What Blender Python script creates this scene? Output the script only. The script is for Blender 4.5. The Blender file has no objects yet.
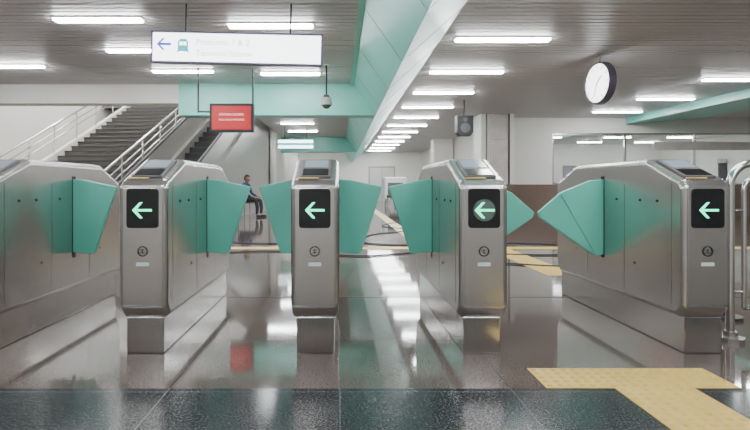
import bpy, bmesh, math, random
from mathutils import Vector, Matrix
random.seed(4)
S = bpy.context.scene
COL = S.collection

# ---------------------------------------------------------------- materials
def mat(name, col, rough=0.5, metal=0.0, emit=None, es=0.0, spec=None, coat=0.0):
    m = bpy.data.materials.new(name); m.use_nodes = True
    b = m.node_tree.nodes['Principled BSDF']
    b.inputs['Base Color'].default_value = (*col, 1)
    b.inputs['Roughness'].default_value = rough
    b.inputs['Metallic'].default_value = metal
    if spec is not None: b.inputs['Specular IOR Level'].default_value = spec
    if coat: b.inputs['Coat Weight'].default_value = coat; b.inputs['Coat Roughness'].default_value = 0.05
    if emit:
        b.inputs['Emission Color'].default_value = (*emit, 1)
        b.inputs['Emission Strength'].default_value = es
    return m

def noise_mat(name, c1, c2, scale=5.0, rough=0.5, metal=0.0, stretch=(1,1,1), rough_var=0.0, bump=0.0):
    m = mat(name, c1, rough, metal); nt = m.node_tree; N = nt.nodes; L = nt.links
    b = N['Principled BSDF']
    tc = N.new('ShaderNodeTexCoord'); mp = N.new('ShaderNodeMapping'); mp.inputs['Scale'].default_value = stretch
    no = N.new('ShaderNodeTexNoise'); no.inputs['Scale'].default_value = scale; no.inputs['Detail'].default_value = 5
    cr = N.new('ShaderNodeValToRGB')
    cr.color_ramp.elements[0].position = 0.3; cr.color_ramp.elements[1].position = 0.7
    cr.color_ramp.elements[0].color = (*c1,1); cr.color_ramp.elements[1].color = (*c2,1)
    L.new(tc.outputs['Object'], mp.inputs[0]); L.new(mp.outputs[0], no.inputs['Vector'])
    L.new(no.outputs[0], cr.inputs[0]); L.new(cr.outputs[0], b.inputs['Base Color'])
    if rough_var:
        mr = N.new('ShaderNodeMapRange'); mr.inputs['To Min'].default_value = rough-rough_var; mr.inputs['To Max'].default_value = rough+rough_var
        L.new(no.outputs[0], mr.inputs[0]); L.new(mr.outputs[0], b.inputs['Roughness'])
    return m

def granite(name, c1, c2, c3, joint, rough, tile=0.8, spec=0.5, ns=70):
    m = mat(name, c1, rough, 0, spec=spec); nt = m.node_tree; N = nt.nodes; L = nt.links
    b = N['Principled BSDF']
    tc = N.new('ShaderNodeTexCoord')
    n1 = N.new('ShaderNodeTexNoise'); n1.inputs['Scale'].default_value = ns; n1.inputs['Detail'].default_value = 4
    n2 = N.new('ShaderNodeTexNoise'); n2.inputs['Scale'].default_value = 1.3; n2.inputs['Detail'].default_value = 3
    L.new(tc.outputs['Object'], n1.inputs['Vector']); L.new(tc.outputs['Object'], n2.inputs['Vector'])
    cr = N.new('ShaderNodeValToRGB'); e = cr.color_ramp.elements
    e[0].position = 0.36; e[0].color = (*c1,1); e[1].position = 0.68; e[1].color = (*c3,1)
    x = e.new(0.52); x.color = (*c2,1)
    L.new(n1.outputs[0], cr.inputs[0])
    br = N.new('ShaderNodeTexBrick'); br.offset = 0; br.squash = 1
    br.inputs['Scale'].default_value = 1; br.inputs['Brick Width'].default_value = tile; br.inputs['Row Height'].default_value = tile
    br.inputs['Mortar Size'].default_value = 0.003; br.inputs['Mortar Smooth'].default_value = 0.1
    br.inputs['Color1'].default_value = (0.86,0.86,0.86,1); br.inputs['Color2'].default_value = (1.10,1.09,1.08,1)
    br.inputs['Mortar'].default_value = (*joint,1)
    L.new(tc.outputs['Object'], br.inputs['Vector'])
    mx = N.new('ShaderNodeMix'); mx.data_type = 'RGBA'; mx.blend_type = 'MULTIPLY'; mx.inputs[0].default_value = 1
    L.new(cr.outputs[0], mx.inputs[6]); L.new(br.outputs['Color'], mx.inputs[7])
    L.new(mx.outputs[2], b.inputs['Base Color'])
    mr = N.new('ShaderNodeMapRange'); mr.inputs['From Min'].default_value=0.3; mr.inputs['From Max'].default_value=0.7
    mr.inputs['To Min'].default_value = rough*0.75; mr.inputs['To Max'].default_value = rough*1.3
    L.new(n2.outputs[0], mr.inputs[0]); L.new(mr.outputs[0], b.inputs['Roughness'])
    return m

M = {}
M['steel'] = mat('brushed_steel', (0.53,0.51,0.495), 0.25, 0.97)
M['steel_l'] = mat('brushed_steel_light', (0.58,0.56,0.545), 0.21, 0.97)
M['steel_p'] = mat('plinth_steel', (0.54,0.52,0.505), 0.18, 1.0)
M['chrome'] = mat('polished_steel', (0.70,0.69,0.68), 0.14, 1.0)
M['seam'] = mat('dark_seam', (0.02,0.02,0.02), 0.7)
M['seam_l'] = mat('panel_seam', (0.10,0.095,0.09), 0.6)
M['black'] = mat('gloss_black', (0.008,0.009,0.011), 0.12)
M['mblack'] = mat('matt_black', (0.03,0.03,0.033), 0.5)
M['teal'] = noise_mat('teal_panel', (0.22,0.66,0.56), (0.25,0.69,0.59), 1.2, 0.35)
M['flap'] = noise_mat('teal_flap', (0.11,0.50,0.39), (0.125,0.53,0.42), 2, 0.4)
M['arrow'] = mat('arrow_led', (0.1,0.5,0.4), 0.5, emit=(0.04,0.95,0.50), es=3.6)
M['amber'] = mat('amber_strip', (0.55,0.40,0.15), 0.4)
M['lcd'] = mat('lcd_grey', (0.22,0.26,0.30), 0.15, emit=(0.4,0.5,0.6), es=0.3)
M['frame'] = mat('grey_plastic', (0.10,0.10,0.105), 0.4)
M['cream'] = noise_mat('cream_paint', (0.83,0.81,0.765), (0.86,0.84,0.795), 0.8, 0.6)
M['white'] = mat('white_paint', (0.85,0.85,0.84), 0.5)
M['clad'] = mat('escalator_cladding', (0.40,0.39,0.37), 0.35, 0.3)
M['ceil'] = noise_mat('ceiling_slat', (0.57,0.555,0.56), (0.61,0.595,0.60), 0.5, 0.38, 0.0)
M['ceil_dark'] = mat('ceiling_void', (0.04,0.04,0.04), 0.9)
M['lamp'] = mat('tube_light', (1,1,1), 0.5, emit=(0.955,0.98,1.0), es=92)
M['floor'] = granite('floor_granite', (0.085,0.064,0.056), (0.115,0.09,0.080), (0.15,0.122,0.108), (0.5,0.48,0.46), 0.065, spec=0.6, ns=110)
M['floor_dark'] = granite('floor_dark_granite', (0.014,0.015,0.017), (0.028,0.029,0.032), (0.075,0.077,0.082), (2.6,2.6,2.6), 0.17, spec=0.28, ns=100)
M['yellow'] = noise_mat('tactile_yellow', (0.56,0.38,0.085), (0.64,0.45,0.12), 9, 0.45)
M['brown'] = noise_mat('brown_granite', (0.15,0.10,0.08), (0.25,0.18,0.145), 60, 0.2)
M['stepm'] = noise_mat('step_granite', (0.04,0.037,0.036), (0.07,0.065,0.06), 40, 0.35)
M['riser'] = noise_mat('riser_granite', (0.11,0.10,0.095), (0.16,0.15,0.14), 40, 0.4)
M['marble'] = noise_mat('column_marble', (0.56,0.50,0.46), (0.68,0.63,0.60), 3, 0.25)
M['blue'] = mat('sign_blue', (0.05,0.07,0.55), 0.4, emit=(0.08,0.10,0.75), es=1.2)
M['signteal'] = mat('sign_teal', (0.05,0.45,0.5), 0.4, emit=(0.05,0.5,0.6), es=1.2)
M['signface'] = mat('sign_face', (0.9,0.9,0.92), 0.4, emit=(0.93,0.96,1.0), es=5)
M['signtext'] = mat('sign_text', (0.4,0.55,0.62), 0.4, emit=(0.42,0.62,0.7), es=1.2)
M['purple'] = mat('sign_edge', (0.14,0.12,0.28), 0.4)
M['red'] = mat('red_screen', (0.30,0.0,0.005), 0.3, emit=(0.80,0.0,0.01), es=0.65)
M['redtext'] = mat('red_text', (1,0.6,0.6), 0.3, emit=(1,0.5,0.4), es=2)
M['clock'] = mat('clock_face', (0.9,0.9,0.9), 0.4, emit=(0.95,0.97,1), es=4)
M['clockrim'] = mat('clock_rim', (0.10,0.08,0.12), 0.35)
M['skin'] = mat('skin', (0.32,0.18,0.11), 0.55)
M['hair'] = mat('hair', (0.012,0.010,0.010), 0.6)
M['shirt'] = noise_mat('blue_shirt', (0.03,0.07,0.14), (0.05,0.10,0.19), 12, 0.8)
M['trouser'] = mat('trouser', (0.03,0.03,0.035), 0.8)
M['plastic'] = mat('chair_plastic', (0.08,0.12,0.2), 0.4)
M['eye'] = mat('eye_white', (0.8,0.8,0.78), 0.3)
M['door'] = mat('door_paint', (0.62,0.62,0.60), 0.45)
M['poster'] = mat('poster_dark', (0.25,0.25,0.27), 0.4)
M['white_d'] = mat('sticker_white', (0.62,0.68,0.68), 0.4)
M['disc'] = mat('indicator_disc_grey', (0.10,0.14,0.13), 0.3)
g = bpy.data.materials.new('booth_glass'); g.use_nodes = True
nt = g.node_tree; nt.nodes.clear()
o = nt.nodes.new('ShaderNodeOutputMaterial'); mx = nt.nodes.new('ShaderNodeMixShader'); mx.inputs[0].default_value = 0.22
t = nt.nodes.new('ShaderNodeBsdfTransparent'); t.inputs[0].default_value=(0.92,0.95,0.95,1)
gl = nt.nodes.new('ShaderNodeBsdfGlossy'); gl.inputs['Roughness'].default_value = 0.03
nt.links.new(t.outputs[0], mx.inputs[1]); nt.links.new(gl.outputs[0], mx.inputs[2]); nt.links.new(mx.outputs[0], o.inputs[0])
M['glass'] = g

# ---------------------------------------------------------------- helpers
def empty(name, loc=(0,0,0), rot=(0,0,0)):
    e = bpy.data.objects.new(name, None); COL.objects.link(e)
    e.location = loc; e.rotation_euler = rot; e.empty_display_size = 0.1
    return e
def mkobj(name, bm, m, parent=None, smooth=False):
    me = bpy.data.meshes.new(name); bmesh.ops.recalc_face_normals(bm, faces=bm.faces); bm.to_mesh(me); bm.free()
    for mm in (m if isinstance(m,(list,tuple)) else [m]): me.materials.append(mm)
    if smooth:
        for p in me.polygons: p.use_smooth = True
    ob = bpy.data.objects.new(name, me); COL.objects.link(ob)
    if parent: ob.parent = parent
    return ob
def bbox(bm, a, b, mi=0):
    vs = [bm.verts.new((x,y,z)) for x in (a[0],b[0]) for y in (a[1],b[1]) for z in (a[2],b[2])]
    for f in ((0,1,3,2),(4,6,7,5),(0,4,5,1),(2,3,7,6),(0,2,6,4),(1,5,7,3)):
        fa = bm.faces.new([vs[i] for i in f]); fa.material_index = mi
    return vs
def box(name, a, b, m, parent=None, bev=0.0):
    bm = bmesh.new(); bbox(bm, a, b); ob = mkobj(name, bm, m, parent)
    if bev: add_bev(ob, bev)
    return ob
def add_bev(ob, w, seg=2):
    md = ob.modifiers.new('bev','BEVEL'); md.width = w; md.segments = seg; md.limit_method='ANGLE'; md.angle_limit=math.radians(25)
def boxes(name, lst, m, parent=None):
    bm = bmesh.new()
    for l in lst: bbox(bm, l[0], l[1], l[2] if len(l)>2 else 0)
    return mkobj(name, bm, m, parent)
def prism(name, pts, axis, a, b, m, parent=None, bev=0):
    """extrude polygon; axis 'x': pts are (y,z); 'y': (x,z); 'z': (x,y)"""
    bm = bmesh.new()
    def P(p, t): return (t,p[0],p[1]) if axis=='x' else ((p[0],t,p[1]) if axis=='y' else (p[0],p[1],t))
    A = [bm.verts.new(P(p,a)) for p in pts]; B = [bm.verts.new(P(p,b)) for p in pts]
    bm.faces.new(A); bm.faces.new(B[::-1]); n=len(pts)
    for i in range(n): bm.faces.new([A[i],B[i],B[(i+1)%n],A[(i+1)%n]])
    ob = mkobj(name,bm,m,parent)
    if bev: add_bev(ob,bev)
    return ob
def tube(name, paths, r, m, parent=None, cyclic=False, res=3):
    cu = bpy.data.curves.new(name,'CURVE'); cu.dimensions='3D'; cu.bevel_depth=r; cu.bevel_resolution=res; cu.use_fill_caps=True
    for pts in paths:
        sp = cu.splines.new('POLY'); sp.points.add(len(pts)-1)
        for i,p in enumerate(pts): sp.points[i].co = (*p,1)
        sp.use_cyclic_u = cyclic
    cu.materials.append(m)
    ob = bpy.data.objects.new(name,cu); COL.objects.link(ob)
    if parent: ob.parent = parent
    return ob
def cyl(name, c, r, h, axis, m, parent=None, seg=32, r2=None):
    bm = bmesh.new(); bmesh.ops.create_cone(bm, cap_ends=True, segments=seg, radius1=r, radius2=r if r2 is None else r2, depth=h)
    if axis=='x': bmesh.ops.rotate(bm, matrix=Matrix.Rotation(math.pi/2,3,'Y'), verts=bm.verts)
    if axis=='y': bmesh.ops.rotate(bm, matrix=Matrix.Rotation(math.pi/2,3,'X'), verts=bm.verts)
    bmesh.ops.translate(bm, vec=c, verts=bm.verts)
    return mkobj(name,bm,m,parent)
def ring(name, c, r, w, axis, m, parent=None, seg=40):
    pts=[]
    for i in range(seg):
        a=2*math.pi*i/seg
        pts.append((c[0]+r*math.cos(a), c[1], c[2]+r*math.sin(a)) if axis=='y' else (c[0],c[1]+r*math.cos(a),c[2]+r*math.sin(a)))
    return tube(name,[pts],w,m,parent,True)
def text(name, s, loc, size, m, parent=None, rot=(math.pi/2,0,0), align='LEFT'):
    cu = bpy.data.curves.new(name,'FONT'); cu.body = s; cu.size=size; cu.align_x=align; cu.extrude=0.001
    cu.materials.append(m)
    ob=bpy.data.objects.new(name,cu); COL.objects.link(ob); ob.location=loc; ob.rotation_euler=rot
    if parent: ob.parent=parent
    return ob
def arc(c, r, a0, a1, n, plane='xz'):
    out=[]
    for i in range(n+1):
        a=a0+(a1-a0)*i/n
        if plane=='xz': out.append((c[0]+r*math.cos(a),c[1],c[2]+r*math.sin(a)))
        else: out.append((c[0],c[1]+r*math.cos(a),c[2]+r*math.sin(a)))
    return out

ZC = 3.10
XL, XR, YB, YF = -12.0, 13.2, -7.0, 33.0
# ---------------------------------------------------------------- shell
box('floor', (XL,2.44,-0.1), (XR,YF,0), M['floor'])
box('floor.001', (XL,YB,-0.1), (XR,1.55,0), M['floor'])
box('trim_1', (XL,1.55,-0.1), (XR,2.44,0), M['floor_dark'])
# ceiling slats
bm = bmesh.new(); y = YB
while y < YF-0.1:
    x0 = XL if y < 11.2 else -2.6
    bbox(bm, (x0,y,ZC), (XR,y+0.105,ZC+0.035)); y += 0.14
ce = mkobj('ceiling', bm, M['ceil'])
boxes('ceiling_plate', [((XL,YB,ZC+0.06),(XR,11.3,ZC+0.14)),((-2.6,11.3,ZC+0.06),(XR,YF,ZC+0.14))], M['ceil_dark'])
# walls
box('wall_back', (XL,YB-0.2,0), (XR,YB,ZC+0.2), M['cream'])
box('wall_left', (XL-0.2,YB,0), (XL,11.4,ZC+0.2), M['cream'])
box('wall_right', (XR,YB,0), (XR+0.2,YF,ZC+0.2), M['cream'])
box('wall_far', (-2.6,YF,0), (XR,YF+0.2,ZC+0.2), M['cream'])
box('wall_hall_left', (-2.8,20.9,0), (-2.6,YF,ZC+0.2), M['cream'])
box('wall_hall_right', (5.2,16.6,0), (5.4,YF,ZC), M['cream'])
# stairwell
box('wall_stairwell_left', (-9.8,11.4,0), (-9.6,26,7.5), M['cream'])
box('wall_stairwell_far', (-9.8,26,0), (-2.6,26.2,7.5), M['cream'])
box('wall_stairwell_right', (-2.6,11.3,ZC+0.14), (-2.4,26.2,7.5), M['cream'])
box('wall_stairwell_front', (-12,11.1,ZC+0.14), (-2.4,11.3,7.5), M['cream'])
box('wall_stairwell_corner', (-12,11.4,0), (-9.8,11.6,ZC+0.2), M['cream'])
box('ceiling_stairwell', (-9.8,11.1,7.5), (-2.4,26.2,7.6), M['white'])
box('floor_landing', (-9.6,21.0,4.1), (-2.85,26,4.37), M['riser'])
# fascias
box('beam_cream', (-12,11.0,2.70), (-3.4,11.4,ZC+0.0), M['cream'])
prism('beam_teal', [(-3.4,ZC),(-3.4,2.44),(0.735,2.44),(0.285,ZC)],'y',10.95,11.4, M['teal'])
prism('beam_teal.001', [(-2.6,ZC),(-2.6,2.42),(0.735,2.445),(0.285,ZC)],'y',22.8,23.2, M['teal'])
# V shaped teal bulkhead along the hall
bm = bmesh.new()
sec = [(0.28,ZC-0.001),(0.74,2.44),(1.48,ZC-0.001)]
A=[bm.verts.new((p[0],YB+0.005,p[1])) for p in sec]; B=[bm.verts.new((p[0],YF-0.005,p[1])) for p in sec]
bm.faces.new(A); bm.faces.new(B[::-1])
for i in range(3): bm.faces.new([A[i],B[i],B[(i+1)%3],A[(i+1)%3]])
vb = mkobj('bulkhead_teal', bm, M['teal'])
paths=[]
y=YB+0.6
while y<YF-0.2:
    paths.append([(0.275,y,ZC),(0.738,y,2.437),(1.485,y,ZC)]); y+=1.8
paths.append([(0.74,YB+.01,2.438),(0.74,YF-.01,2.438)])
mj = mat('teal_joint',(0.13,0.42,0.35),0.6)
tube('trim_2', paths, 0.003, mj, res=1)
box('trim_3', (0.22,YB+.005,ZC-0.03), (0.29,10.95,ZC), M['teal'])
# right teal drop
prism('beam_teal.002', [(9.0,ZC),(9.0,2.90),(9.25,2.90),(11.5,ZC)], 'y', YB+.005, 16.35, M['teal'])

# ---------------------------------------------------------------- lights
def lamp(x,y,l=1.1,z=ZC,w=0.12):
    e = empty('ceiling_light', (x,y,z))
    boxes('housing', [((-l/2-0.02,-w/2-0.02,-0.02),(l/2+0.02,-w/2,0.03)),((-l/2-0.02,w/2,-0.02),(l/2+0.02,w/2+0.02,0.03)),
        ((-l/2-0.02,-w/2,-0.02),(-l/2,w/2,0.03)),((l/2,-w/2,-0.02),(l/2+0.02,w/2,0.03))], M['white'], e)
    box('tube', (-l/2,-w/2,-0.045),(l/2,w/2,0.0), M['lamp'], e)
for (x,y) in [(-3.09,6.65),(-0.92,6.9),(-2.91,9.64),(-0.94,9.85),(-3.3,8.16),(-5.83,9.24),(-5.9,6.2),(-3.0,3.6),(-0.9,3.9),(-5.9,3.2),(-3.0,0.6),(-0.9,0.8),
              (-5.9,0.2),(-3,-2.6),(-0.9,-2.4),(-8.6,8.5),(-8.6,5.0),(-8.6,1.5),(-3,-5.2),(-5.9,-3)]:
    lamp(x,y,0.7 if y==8.16 else 1.1)
for i in range(12): lamp(2.36, 7.55+2.15*i, 1.35)
for yy in (5.4,3.25,1.1,-1.05,-3.2): lamp(2.36,yy,1.35)
for yy in (-3.4,1.2,5.8,8.1,10.4,12.7,14.9): lamp(7.95,yy,1.35)
for yy in (12.6,14.6,17.7,20.2,25.5,28.5,31): lamp(-1.45,yy,1.1)
for (x,y) in [(-8,14),(-5,14),(-8,18),(-5,18),(-8,23),(-5,23)]:  # unseen lamps above the stairs, added to light the stairwell
    lamp(x,y,2.0,7.49,0.3)

# ---------------------------------------------------------------- far wall, right wall, booth
YW=16.4
boxes('wall_booth', [((5.2,YW,0),(6.7,YW+0.2,ZC)),((6.7,YW,2.62),(XR,YW+0.2,ZC)),((6.7,YW,0),(XR,YW+0.2,1.0))], M['cream'])
box('wall_booth_back', (5.4,21.4,0),(XR,21.6,ZC), M['cream'])
box('ceiling_booth', (5.4,16.6,2.66),(XR,21.4,2.72), M['white'])
for yy in (18.0,20.0):
    for xx in (7.2,9.6,11.8): lamp(xx,yy,0.9,2.66,0.10)
box('baseboard_booth', (5.2,YW-0.03,0),(XR,YW-0.001,1.0), M['brown'])
wn = empty('window_1', (0,YW+0.08,0))
box('pane', (6.72,0,1.02),(XR-0.02,0.012,2.60), M['glass'], wn)
fr=[((6.7,-0.04,1.0),(XR,0.05,1.05)),((6.7,-0.04,2.57),(XR,0.05,2.62))]
for xx in (6.7,9.0,11.2): fr.append(((xx,-0.04,1.05),(xx+0.05,0.05,2.57)))
boxes('frame', fr, M['steel_l'], wn)
box('trim_5', (9.9,YW-0.035,2.08),(XR,YW+0.01,2.34), M['marble'])
pf = empty('poster', (0,21.38,0)); box('sheet',(9.2,0,1.2),(9.9,0.015,1.75),M['poster'],pf); boxes('frame',[((9.16,-0.005,1.16),(9.94,0.01,1.2)),((9.16,-0.005,1.75),(9.94,0.01,1.79)),((9.16,-0.005,1.2),(9.2,0.01,1.75)),((9.9,-0.005,1.2),(9.94,0.01,1.75))],M['steel_l'],pf)
# service counter in the booth
ct = empty('service_counter',(0,18.2,0))
box('body',(7.4,0,0),(12.4,0.6,1.0),M['white'],ct); box('top',(7.3,-0.05,1.0),(12.5,0.68,1.05),M['brown'],ct)
for i,xx in enumerate((8.2,9.9,11.4)):
    box('screen_%d'%(i+1),(xx,0.25,1.15),(xx+0.5,0.29,1.5),M['mblack'],ct); box('stand_%d'%(i+1),(xx+0.2,0.26,1.05),(xx+0.3,0.28,1.15),M['mblack'],ct)
cb = empty('storage_cabinet',(7.9,20.9,0))
box('carcass',(-0.5,0,0),(0.5,0.45,2.0),M['door'],cb,0.01)
boxes('door_gaps',[((-0.004,-0.004,0.05),(0.004,0,1.95)),((-0.48,-0.004,1.0),(0.48,0,1.008))],M['seam'],cb)
boxes('handles',[((-0.06,-0.03,1.2),(-0.04,0,1.35)),((0.04,-0.03,1.2),(0.06,0,1.35))],M['chrome'],cb)
# wainscot along hall right
box('baseboard_right',(5.16,16.6,0),(5.2,YF,0.95),M['brown'])
# column
co = empty('column', (4.7,15.9,0))
box('core',(-0.44,-0.36,0),(0.44,0.45,ZC),M['cream'],co)
bl=[]
for k in range(4):
    z0=0.05+k*0.76; bl.append(((-0.22,-0.40,z0),(0.30,-0.36,z0+0.74)))
boxes('marble_panels', bl, M['marble'], co)
boxes('corner_posts',[((-0.50,-0.42,0),(-0.36,0.46,ZC)),((0.36,-0.42,0),(0.49,0.46,ZC))],M['cream'],co)
boxes('seams',[((-0.36,-0.405,0),(-0.33,-0.36,ZC)),((0.33,-0.405,0),(0.36,-0.36,ZC))],M['seam'],co)
box('plinth',(-0.53,-0.46,0),(0.52,0.47,1.0),M['brown'],co)
co2 = empty('column', (4.70,24,0))
box('core',(-0.44,-0.36,0),(0.44,0.45,ZC),M['cream'],co2); box('plinth',(-0.48,-0.40,0),(0.45,0.46,1.0),M['brown'],co2)
# far doors and equipment
d1 = empty('door_1',(0,YF-0.02,0))
box('leaf',(1.9,-0.03,0),(3.4,0.02,2.1),M['door'],d1)
boxes('frame',[((1.8,-0.06,0),(1.9,0.02,2.2)),((3.4,-0.06,0),(3.5,0.02,2.2)),((1.9,-0.06,2.1),(3.4,0.02,2.2)),((2.63,-0.04,0),(2.67,-0.03,2.1))],M['clad'],d1)
d2 = empty('door_2',(0,YF-0.02,0))
box('leaf',(-1.6,-0.03,0),(-0.5,0.02,2.1),M['door'],d2)
boxes('frame',[((-1.7,-0.06,0),(-1.6,0.02,2.2)),((-0.5,-0.06,0),(-0.4,0.02,2.2)),((-1.6,-0.06,2.1),(-0.5,0.02,2.2))],M['clad'],d2)
box('baseboard_far',(-2.6,YF-0.03,0),(5.2,YF-0.001,0.25),M['brown'])
sc = empty('baggage_scanner',(2.5,24,0))
box('tunnel',(-0.5,-0.6,0.35),(0.5,0.6,1.35),M['white'],sc,0.04)
box('opening',(-0.35,-0.62,0.55),(0.35,-0.6,1.1),M['frame'],sc)
box('conveyor',(-0.4,-1.5,0.45),(0.4,-0.6,0.55),M['mblack'],sc)
boxes('legs',[((a,b,0),(a+0.06,b+0.06,0.45)) for a in (-0.4,0.34) for b in (-1.45,-0.5,0.45)],M['steel'],sc)

# ---------------------------------------------------------------- stairs (yawed)
YAW=math.radians(-5)
st = empty('staircase',(-8.65,12,0),(0,0,YAW))
n=26; run=0.34; rise=0.168
boxes('risers',[((0,i*run,0),(3.1,(i+1)*run,(i+1)*rise-0.035)) for i in range(n)],M['riser'],st)
boxes('treads',[((0,i*run-0.03,(i+1)*rise-0.035),(3.1,(i+1)*run,(i+1)*rise)) for i in range(n)],M['stepm'],st)
LT=n*run; HT=n*rise
prof=[(-0.25,0),(-0.25,0.15),(0,0.32),(LT,HT+0.2),(LT,0)]
prism('stringer_1',prof,'x',-0.14,-0.005,M['cream'],st)
prism('stringer_2',prof,'x',3.105,3.24,M['cream'],st)
def rail(nm,xc):
    r = empty(nm,(-8.65,12,0),(0,0,YAW))
    sl=HT/LT
    ps=[]
    for h in (0.55,0.75): ps.append([(xc,-0.1,h+0.1),(xc,LT,HT+h+0.1)])
    top=[(xc,-0.35,0.62),(xc,-0.45,0.80),(xc,-0.40,1.0),(xc,-0.1,1.08),(xc,LT,HT+1.08)]
    tube('handrail',[top],0.032,M['chrome'],r)
    tube('mid_rails',ps,0.018,M['chrome'],r)
    pp=[]
    k=0.05
    while k<LT:
        pp.append([(xc,k,k*sl+0.15),(xc,k,k*sl+1.10)]); k+=1.1
    tube('posts',pp,0.024,M['chrome'],r)
rail('stair_railing',-0.07); rail('stair_railing.001',3.17)
es = empty('escalator',(-8.65,12,0),(0,0,YAW))
ea,eb=3.35,5.10
bs=[]
for i in range(22):
    yy=0.6+i*0.39; zz=(i+1)*0.2
    bs.append(((ea+0.25,yy,max(0,zz-0.5)),(eb-0.25,yy+0.39,zz-0.06)))
boxes('steps',bs,M['mblack'],es)
bs=[]
for i in range(22):
    yy=0.6+i*0.39; zz=(i+1)*0.2
    bs.append(((ea+0.25,yy-0.01,zz-0.06),(eb-0.25,yy+0.03,zz-0.05)))
boxes('step_edges',bs,M['frame'],es)
box('comb_plate',(ea+0.25,-0.6,0),(eb-0.25,0.6,0.03),M['steel'],es)
cp=[(-0.5,0),(-0.5,0.22),(0.5,0.27),(LT,HT+0.15),(LT,0)]
prism('cladding_left',cp,'x',ea,ea+0.24,M['clad'],es)
prism('cladding_right',cp,'x',eb-0.24,eb,M['clad'],es)
bp=[(-0.55,0.24),(-0.75,0.45),(-0.75,0.75),(-0.55,0.92),(0.4,0.95),(LT,HT+0.85),(LT,HT+0.15),(0.5,0.27)]
prism('balustrade_left',bp,'x',ea+0.10,ea+0.13,M['clad'],es)
prism('balustrade_right',bp,'x',eb-0.13,eb-0.10,M['clad'],es)
hp=lambda x:[(x,-0.4,0.28),(x,-0.62,0.30),(x,-0.78,0.45),(x,-0.80,0.60),(x,-0.76,0.80),(x,-0.58,0.94),(x,0.4,0.98),(x,LT,HT+0.88)]
tube('handrail',[hp(ea+0.115),hp(eb-0.115)],0.04,M['mblack'],es)

# ---------------------------------------------------------------- ticket gates
GL=1.70; GW=0.135
def prof_gate(o):   # side profile (y,z) shrunk by o
    return [(0.045+o,0.205+o),(0.0+o*0.6,0.265+o),(0.0+o*0.6,0.945-o*0.3),(0.025+o*0.6,0.985-o*0.6),(0.36,1.115-o),(GL-0.36,1.115-o),
            (GL-0.025-o*0.6,0.985-o*0.6),(GL-o*0.6,0.945-o*0.3),(GL-o*0.6,0.265+o),(GL-0.045-o,0.205+o)]
def flapshape(side, parent, reach, kind, idx):
    s = side; x0=GW-0.02
    if kind=='std': pts=[(x0,1.0),(x0+0.10,0.995),(GW+reach,0.945),(GW+reach-0.02,0.88),(GW+reach*0.52,0.475),(GW+reach*0.45,0.455),(x0,0.47)]
    else: pts=[(x0,1.0),(GW+0.10,0.99),(GW+reach*0.66,0.90),(GW+reach,0.76),(GW+reach-0.01,0.72),(GW+0.09,0.46),(GW+0.04,0.44),(x0,0.46)]
    pts=[(s*p[0],p[1]) for p in pts]
    ob=prism('flap_%d'%idx,pts,'y',0.875,0.905,M['flap'],parent,0.006)
    if kind!='std':
        tube('flap_seam_%d'%idx,[[(s*(GW+reach*0.66),0.873,0.895),(s*(GW+0.06),0.873,0.45)]],0.003,mj,parent,res=1)
    # housing slot
    box('flap_slot_%d'%idx,(s*GW-0.003 if s>0 else s*GW-0.002,0.868,0.43),(s*GW+0.002 if s>0 else s*GW+0.003,0.912,1.02),M['seam'],parent)
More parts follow.
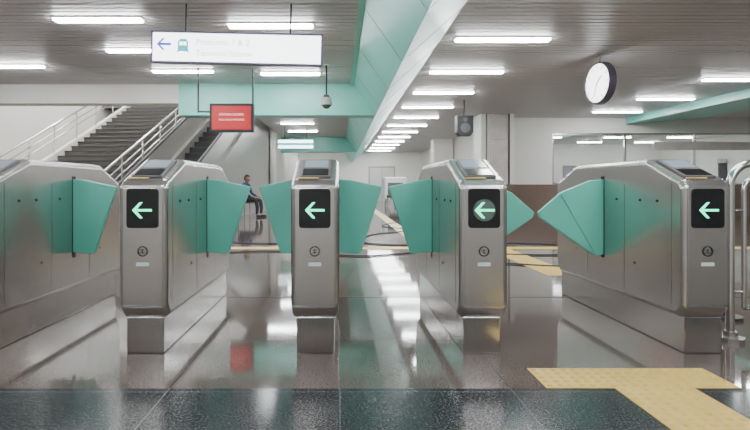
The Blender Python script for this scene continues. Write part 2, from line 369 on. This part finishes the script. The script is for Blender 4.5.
def gate(cx, lk, lr, rk, rr, disc=False):
    e=empty('ticket_gate',(cx,2.91,0))
    bm=bmesh.new(); sl=[]
    for x,o in ((-GW,0.022),(-GW+0.02,0),(GW-0.02,0),(GW,0.022)):
        sl.append([bm.verts.new((x,p[0],p[1])) for p in prof_gate(o)])
    n=len(sl[0])
    bm.faces.new(sl[0]); bm.faces.new(sl[-1][::-1])
    for a,b in zip(sl,sl[1:]):
        for i in range(n): bm.faces.new([a[i],b[i],b[(i+1)%n],a[(i+1)%n]])
    body=mkobj('body',bm,M['steel'],e); add_bev(body,0.010,3)
    # plinth
    box('plinth',(-0.105,0.035,0),(0.105,GL-0.035,0.21),M['steel_p'],e,0.006)
    # front and rear fascia
    for nm,y0,y1 in (('front_fascia',-0.004,0.004),('rear_fascia',GL-0.004,GL+0.004)):
        f=box(nm,(-0.112,y0,0.28),(0.112,y1,0.940),M['steel_l'],e,0.003)
    # black indicator
    pts=[];r=0.02
    for (cx2,cz,a0) in ((0.088-r,0.935-r,0),(-0.088+r,0.935-r,90),(-0.088+r,0.715+r,180),(0.088-r,0.715+r,270)):
        for k in range(5):
            a=math.radians(a0+k*22.5); pts.append((cx2+r*math.cos(a),cz+r*math.sin(a)))
    prism('indicator_panel',pts,'y',-0.012,-0.003,M['black'],e)
    if disc: cyl('indicator_disc',(0,-0.0125,0.815),0.062,0.002,'y',M['disc'],e)
    zc=0.815; yy=-0.0155
    bm=bmesh.new()
    def quad(p): 
        A=[bm.verts.new((q[0],yy,zc+q[1])) for q in p]; B=[bm.verts.new((q[0],yy+0.002,zc+q[1])) for q in p]
        bm.faces.new(A); bm.faces.new(B[::-1])
        for i in range(len(p)): bm.faces.new([A[i],B[i],B[(i+1)%len(p)],A[(i+1)%len(p)]])
    quad([(-0.030,-0.006),(0.054,-0.006),(0.054,0.006),(-0.030,0.006)])
    quad([(-0.054,0),(-0.012,0.044),(0.003,0.044),(-0.036,0),(0.003,-0.044),(-0.012,-0.044)])
    mkobj('direction_arrow',bm,M['arrow'],e)
    ring('card_logo_ring',(0,-0.008,0.585),0.026,0.003,'y',M['seam'],e)
    boxes('card_logo',[((-0.014,-0.008,0.575),(0.014,-0.004,0.58)),((-0.014,-0.008,0.59),(0.014,-0.004,0.595)),((-0.003,-0.008,0.57),(0.003,-0.004,0.60))],M['frame'],e)
    box('maker_plate',(-0.036,-0.007,0.502),(0.036,-0.003,0.522),M['white_d'],e)
    # sloping reader on both ends
    for nm,sgn in (('reader_front',1),('reader_rear',-1)):
        yb = 0.19 if sgn>0 else GL-0.19
        ang = math.atan2(0.13,0.335)*sgn
        r=empty(nm,(0,yb,1.052),(ang,0,0)); r.parent=e
        box('reader_frame',(-0.088,-0.145,-0.005),(0.088,0.150,0.008),M['frame'],r,0.004)
        box('reader_pad',(-0.074,-0.13,0.008),(0.074,-0.03,0.011),M['black'],r)
        box('reader_screen',(-0.07,0.0,0.008),(0.07,0.13,0.011),M['lcd'],r)
        box('amber_strip',(-0.095,-0.172 if sgn>0 else 0.16,0.001),(0.02,-0.160 if sgn>0 else 0.172,0.006),M['amber'],r)
    # top cover
    box('top_cover',(-0.10,0.42,1.112),(0.10,GL-0.42,1.120),M['steel_l'],e,0.003)
    # side seams, sensors, locks
    sm=[]
    for s in (-1,1):
        xa,xb=sorted((s*(GW-0.001),s*(GW+0.0012)))
        for yy2 in (0.10,0.60,1.12): sm.append(((xa,yy2,0.27),(xb,yy2+0.004,0.97)))
    boxes('side_seams',sm,M['seam_l'],e)
    bmx=bmesh.new()
    for s in (-1,1):
        for (yy2,zz) in ((0.24,0.86),(0.42,0.86),(0.48,0.45),(0.70,0.86),(1.25,0.86),(1.45,0.86),(1.3,0.45)):
            mm=Matrix.Translation((s*(GW+0.001),yy2,zz))@Matrix.Rotation(math.pi/2,4,'Y')
            bmesh.ops.create_cone(bmx,cap_ends=True,segments=14,radius1=0.008,radius2=0.008,depth=0.006,matrix=mm)
    mkobj('sensors',bmx,M['black'],e)
    if lk: flapshape(-1,e,lr,lk,1)
    if rk: flapshape(1,e,rr,rk,2)
    return e
gate(-2.08,'std',0.315,'std',0.315)
gate(-1.103,'std',0.315,'std',0.315)
gate(-0.141,'std',0.315,'std',0.315)
gate(0.805,'std',0.315,'wide',0.475,True)
gate(2.055,'wide',0.475,None,0)

# side railing
rl=empty('guard_railing',(2.40,3.2,0))
def hoop(x0,x1,top,r=0.1):
    return [(x0,0,0.0)]+arc((x0+r,0,top-r),r,math.pi,math.pi/2,8)+arc((x1-r,0,top-r),r,math.pi/2,0,8)+[(x1,0,0.0)]
tube('outer_hoop',[hoop(0.0,1.5,1.09,0.14)],0.024,M['chrome'],rl)
tube('inner_hoop',[[(0.085,0,0.2)]+arc((0.17,0,0.92),0.085,math.pi,math.pi/2,8)+arc((1.33,0,0.92),0.085,math.pi/2,0,8)+[(1.415,0,0.2),(0.085,0,0.2)]],0.014,M['chrome'],rl)
tube('links',[[(0,0,z),(0.085,0,z)] for z in (0.3,0.8)]+[[(1.415,0,z),(1.5,0,z)] for z in (0.3,0.8)],0.010,M['chrome'],rl)
for i,xx in enumerate((0,1.5)):
    cyl('base_flange_%d'%(i+1),(xx,0,0.012),0.075,0.024,'z',M['chrome'],rl); cyl('base_collar_%d'%(i+1),(xx,0,0.04),0.04,0.035,'z',M['chrome'],rl)
pl=empty('barrier_post',(2.76,3.75,0))
cyl('post',(0,0,0.56),0.028,1.12,'z',M['mblack'],pl); cyl('base',(0,0,0.01),0.12,0.02,'z',M['mblack'],pl); cyl('cap',(0,0,1.13),0.034,0.03,'z',M['chrome'],pl)

# ---------------------------------------------------------------- tactile paving
def tactile(rects):
    bm=bmesh.new()
    for (x0,y0,x1,y1,dots) in rects:
        bbox(bm,(x0,y0,0.0),(x1,y1,0.004))
        if dots:
            nx=int((x1-x0)/0.05); ny=int((y1-y0)/0.05)
            for i in range(nx):
                for j in range(ny):
                    mm=Matrix.Translation((x0+(i+0.5)*(x1-x0)/nx,y0+(j+0.5)*(y1-y0)/ny,0.0075))
                    bmesh.ops.create_cone(bm,cap_ends=True,segments=8,radius1=0.015,radius2=0.009,depth=0.007,matrix=mm)
    return mkobj('tactile_paving',bm,M['yellow'])
tactile([(0.97,2.44,1.88,2.70,True)]); tactile([(1.29,1.2,1.66,2.44,True)])
tactile([(2.2,5.5,2.55,7.8,False)]); tactile([(-1.9,7.8,12,8.1,False)]); tactile([(1.2,8.1,1.45,30,False)]); 
boxes('trim_4',[((XL,4.44,0.0),(XR,4.455,0.002))],M['mblack'])
# cables
def cable(pts):
    cu=bpy.data.curves.new('power_cable','CURVE'); cu.dimensions='3D'; cu.bevel_depth=0.010; cu.bevel_resolution=2
    sp=cu.splines.new('BEZIER'); sp.bezier_points.add(len(pts)-1)
    for i,p in enumerate(pts):
        b=sp.bezier_points[i]; b.co=(p[0],p[1],0.011); b.handle_left_type=b.handle_right_type='AUTO'
    cu.materials.append(M['mblack']); ob=bpy.data.objects.new('power_cable',cu); COL.objects.link(ob)
cable([(-2.2,9.0),(-1.2,8.5),(0.0,8.9),(0.9,8.3),(2.2,8.7),(3.8,8.4),(5.0,8.8)])
cable([(-1.9,7.3),(-0.8,7.5),(0.3,7.0),(1.2,7.4),(2.8,7.1),(4.6,7.5)])
cable([(0.4,9.4),(0.7,10.2),(1.4,11.0),(1.0,12.4),(2.0,14)])
cable([(1.6,5.9),(1.7,6.3),(2.6,6.1),(3.5,6.2)])

# ---------------------------------------------------------------- signs
sg=empty('direction_sign',(-1.21,6.15,2.565),(0,math.radians(1.3),0))
box('case',(-1.0,-0.05,-0.18),(1.0,0.05,0.18),M['frame'],sg,0.008)
box('face',(-0.985,-0.056,-0.165),(0.985,-0.05,0.165),M['signface'],sg)
boxes('edge_trim',[((-1.005,-0.06,-0.185),(1.005,-0.05,-0.168)),((-1.005,-0.06,0.168),(1.005,-0.05,0.185)),((-1.005,-0.06,-0.168),(-0.99,-0.05,0.168)),((0.99,-0.06,-0.168),(1.005,-0.05,0.168))],M['purple'],sg)
prism('arrow',[(-0.94,0.03),(-0.87,0.10),(-0.84,0.10),(-0.895,0.045),(-0.77,0.045),(-0.77,0.015),(-0.895,0.015),(-0.84,-0.04),(-0.87,-0.04)],'y',-0.06,-0.056,M['blue'],sg)
prism('train_icon',[(-0.69,-0.03),(-0.69,0.06),(-0.665,0.095),(-0.595,0.095),(-0.57,0.06),(-0.57,-0.03),(-0.55,-0.07),(-0.59,-0.05),(-0.67,-0.05),(-0.71,-0.07)],'y',-0.06,-0.056,M['signteal'],sg)
boxes('train_icon_windows',[((-0.67,-0.062,0.02),(-0.635,-0.06,0.06)),((-0.625,-0.062,0.02),(-0.59,-0.06,0.06))],M['signface'],sg)
text('text_line_1','Platforms 1 & 2',(-0.48,-0.058,0.03),0.10,M['signtext'],sg)
text('text_line_2','Terminal Station',(-0.48,-0.058,-0.10),0.10,M['signtext'],sg)
tube('rods',[[(-0.62,0,0.18),(-0.62,0,0.55)],[(0.62,0,0.18),(0.62,0,0.55)]],0.011,M['mblack'],sg)
s2=empty('direction_sign',(-1.6,18.8,2.46))
box('case',(-0.65,-0.05,-0.17),(0.65,0.05,0.17),M['frame'],s2); box('face',(-0.63,-0.055,-0.15),(0.63,-0.05,0.15),M['signface'],s2)
boxes('band',[((-0.63,-0.06,-0.05),(0.63,-0.055,0.05))],M['signteal'],s2); tube('rods',[[(-0.4,0,0.17),(-0.4,0,0.64)],[(0.4,0,0.17),(0.4,0,0.64)]],0.01,M['mblack'],s2)
# red passenger display
rd=empty('information_display',(-1.97,9.5,2.19))
box('case',(-0.40,-0.06,-0.26),(0.40,0.06,0.26),M['mblack'],rd,0.01)
box('screen',(-0.355,-0.064,-0.215),(0.355,-0.06,0.215),M['red'],rd)
text('text_line_1','STATION CLOSED',(0,-0.066,0.04),0.055,M['redtext'],rd,align='CENTER')
text('text_line_2','TRIAL RUNS IN PROGRESS',(0,-0.066,-0.05),0.04,M['redtext'],rd,align='CENTER')
tube('rods',[[(-0.62,0,0.1),(-0.62,0,0.91)],[(-0.62,0,0.12),(-0.3,0.05,0.12)],[(0.37,0.05,0.2),(0.37,0.05,0.91)]],0.016,M['mblack'],rd)
# dome camera
cc=empty('cctv_camera',(-0.24,9.2,2.38))
cyl('pole',(0,0,0.44),0.014,0.56,'z',M['mblack'],cc); cyl('ceiling_plate',(0,0,0.71),0.05,0.02,'z',M['white'],cc)
cyl('mount_cap',(0,0,0.15),0.05,0.05,'z',M['frame'],cc)
cyl('housing',(0,0,0.075),0.095,0.11,'z',M['white'],cc,r2=0.085)
bm=bmesh.new(); bmesh.ops.create_uvsphere(bm,u_segments=24,v_segments=14,radius=0.08)
bmesh.ops.delete(bm,geom=[v for v in bm.verts if v.co.z>0.02],context='VERTS'); mkobj('dome',bm,M['frame'],cc,True).location=(0,0,0.015)
cyl('rim',(0,0,0.015),0.102,0.025,'z',M['white'],cc)
# clock
ck=empty('station_clock',(4.25,8.5,2.63),(0,0,math.radians(-83)))
cyl('case',(0,0,0),0.345,0.09,'y',M['clockrim'],ck,48)
cyl('face_front',(0,-0.048,0),0.31,0.008,'y',M['clock'],ck,48); cyl('face_back',(0,0.048,0),0.31,0.008,'y',M['clock'],ck,48)
ring('bezel_front',(0,-0.05,0),0.328,0.016,'y',M['clockrim'],ck); ring('bezel_back',(0,0.05,0),0.328,0.016,'y',M['clockrim'],ck)
bm=bmesh.new()
for i in range(12):
    a=i*math.pi/6
    vs=bbox(bm,(-0.008,-0.055,0.24),(0.008,-0.052,0.285)); bmesh.ops.rotate(bm,matrix=Matrix.Rotation(a,3,'Y'),verts=vs)
for a,l,w in ((0.9,0.16,0.010),(3.5,0.24,0.007)):
    vs=bbox(bm,(-w,-0.059,-0.03),(w,-0.056,l)); bmesh.ops.rotate(bm,matrix=Matrix.Rotation(a,3,'Y'),verts=vs)
mkobj('hands_and_marks',bm,M['frame'],ck)
cyl('hanger',(0,0,0.405),0.02,0.14,'z',M['clad'],ck); cyl('hanger_plate',(0,0,0.462),0.06,0.02,'z',M['clad'],ck)
# loudspeaker
sp=empty('loudspeaker',(3.1,13,2.45))
prism('cabinet',[(-0.2,-0.16),(-0.14,-0.25),(0.14,-0.25),(0.2,-0.16),(0.2,0.25),(-0.2,0.25)],'y',-0.15,0.15,M['mblack'],sp,0.01)
cyl('woofer',(0,-0.155,-0.06),0.12,0.02,'y',M['frame'],sp); cyl('tweeter',(0,-0.155,0.14),0.05,0.02,'y',M['frame'],sp)
cyl('bracket',(0,0,0.45),0.02,0.42,'z',M['mblack'],sp)

# ---------------------------------------------------------------- chairs and seated person
def chair(loc,rz):
    e=empty('plastic_chair',loc,(0,0,rz))
    box('seat',(-0.22,-0.22,0.42),(0.22,0.22,0.45),M['plastic'],e,0.01)
    box('backrest',(-0.21,0.19,0.55),(0.21,0.22,0.85),M['plastic'],e,0.01)
    tube('legs',[[(a*0.19,-0.19,0.42),(a*0.21,-0.21,0)] for a in (-1,1)]+[[(a*0.19,0.20,0.82),(a*0.19,0.20,0.42),(a*0.21,0.23,0)] for a in (-1,1)],0.013,M['steel'],e)
    return e
chair((-2.85,16.0,0),math.radians(70)); chair((-1.9,17.2,0),math.radians(10)); chair((-1.2,17.4,0),math.radians(-15))
def skin_obj(name,verts,edges,radii,m,parent,sub=2):
    me=bpy.data.meshes.new(name); me.from_pydata([Vector(v) for v in verts],edges,[]); me.materials.append(m)
    ob=bpy.data.objects.new(name,me); COL.objects.link(ob); ob.parent=parent
    ob.modifiers.new('skin','SKIN').use_smooth_shade=True
    sv=me.skin_vertices[0].data
    for i,r in enumerate(radii): sv[i].radius=(r,r) if not isinstance(r,tuple) else r; sv[i].use_root=(i==0)
    s=ob.modifiers.new('sub','SUBSURF'); s.levels=sub; s.render_levels=sub
    return ob
pe=empty('seated_person',(-2.85,16.0,0.0),(0,0,math.radians(70)))   # local -Y is forward
V=[(0,0.06,0.53),(0,0.08,0.70),(0,0.07,0.86),(0,0.05,0.98),(0,0.03,1.05)]
E=[(0,1),(1,2),(2,3),(3,4)]; Rr=[(0.16,0.12),(0.15,0.11),(0.17,0.11),(0.13,0.09),(0.055,0.055)]
for s in (-1,1):
    b=len(V); V+= [(s*0.18,0.06,0.96),(s*0.23,-0.02,0.72),(s*0.16,-0.22,0.64)]; E+=[(3,b),(b,b+1),(b+1,b+2)]; Rr+=[0.062,0.048,0.036]
skin_obj('shirt',V,E,Rr,M['shirt'],pe)
V=[(0,0.06,0.52)];E=[];Rr=[(0.16,0.10)]
for s in (-1,1):
    b=len(V); V+=[(s*0.10,0.02,0.53),(s*0.13,-0.38,0.52),(s*0.13,-0.42,0.28),(s*0.13,-0.40,0.09)]; E+=[(0,b),(b,b+1),(b+1,b+2),(b+2,b+3)]; Rr+=[0.09,0.065,0.055,0.042]
skin_obj('trousers',V,E,Rr,M['trouser'],pe)
for i,s in enumerate((-1,1)):
    skin_obj('shoe_%d'%(i+1),[(s*0.13,-0.38,0.045),(s*0.13,-0.46,0.04),(s*0.13,-0.60,0.03)],[(0,1),(1,2)],[0.042,0.042,0.03],M['mblack'],pe,1)
    hv=[(s*0.16,-0.22,0.64),(s*0.15,-0.29,0.615)]; he=[(0,1)]; hr=[0.028,0.036]
    for k in range(4):
        b=len(hv); ox=(k-1.5)*0.02; l=(0.8,1,0.95,0.75)[k]
        hv+=[(s*0.15+ox,-0.32,0.612),(s*0.15+ox,-0.32-0.035*l,0.60),(s*0.15+ox,-0.32-0.055*l,0.58)]; he+=[(1,b),(b,b+1),(b+1,b+2)]; hr+=[0.010,0.009,0.008]
    b=len(hv); hv+=[(s*0.15-s*0.04,-0.29,0.61),(s*0.15-s*0.055,-0.32,0.60)]; he+=[(1,b),(b,b+1)]; hr+=[0.011,0.009]
    skin_obj('hand_%d'%(i+1),hv,he,hr,M['skin'],pe,1)
bm=bmesh.new(); bmesh.ops.create_uvsphere(bm,u_segments=28,v_segments=20,radius=1)
for v in bm.verts:
    x,y2,z=v.co; k=1.0-0.22*max(0,-z); v.co=(x*0.075*k,y2*0.095*(1-0.1*max(0,-z)),z*0.115)
mkobj('head',bm,M['skin'],pe,True).location=(0,0.0,1.17)
skin_obj('neck',[(0,0.035,1.02),(0,0.02,1.12)],[(0,1)],[0.05,0.048],M['skin'],pe,1)
bm=bmesh.new(); bmesh.ops.create_uvsphere(bm,u_segments=28,v_segments=20,radius=1)
for v in bm.verts: v.co=(v.co.x*0.083,v.co.y*0.104,v.co.z*0.122)
bmesh.ops.delete(bm,geom=[v for v in bm.verts if v.co.z<0.045 and v.co.y<0.01 or v.co.z<-0.06],context='VERTS')
mkobj('hair',bm,M['hair'],pe,True).location=(0,0.005,1.18)
for i,s in enumerate((-1,1)):
    for nm,c,r,mm in (('eye',(s*0.03,-0.082,1.175),0.012,M['eye']),('ear',(s*0.076,0.005,1.165),0.022,M['skin'])):
        bm=bmesh.new(); bmesh.ops.create_uvsphere(bm,u_segments=12,v_segments=8,radius=r); ob=mkobj('%s_%d'%(nm,i+1),bm,mm,pe,True); ob.location=c
        if nm=='ear': ob.scale=(0.4,0.8,1.3)
cyl('nose',(0,-0.098,1.15),0.014,0.035,'z',M['skin'],pe,12,0.005)
box('mouth',(-0.022,-0.092,1.108),(0.022,-0.08,1.116),mat('lips',(0.25,0.09,0.07),0.5),pe,0.003)

# ---------------------------------------------------------------- world, camera
w=bpy.data.worlds.new('world'); S.world=w; w.use_nodes=True
w.node_tree.nodes['Background'].inputs[0].default_value=(0.8,0.85,0.9,1); w.node_tree.nodes['Background'].inputs[1].default_value=0.3
cam=bpy.data.cameras.new('camera'); co_=bpy.data.objects.new('camera',cam); COL.objects.link(co_)
co_.location=(0,0,0.95); co_.rotation_euler=(math.pi/2,0,0)
cam.sensor_width=36; cam.lens=520/750*36; cam.shift_x=35/750; cam.shift_y=-29/750; cam.clip_start=0.05
S.camera=co_
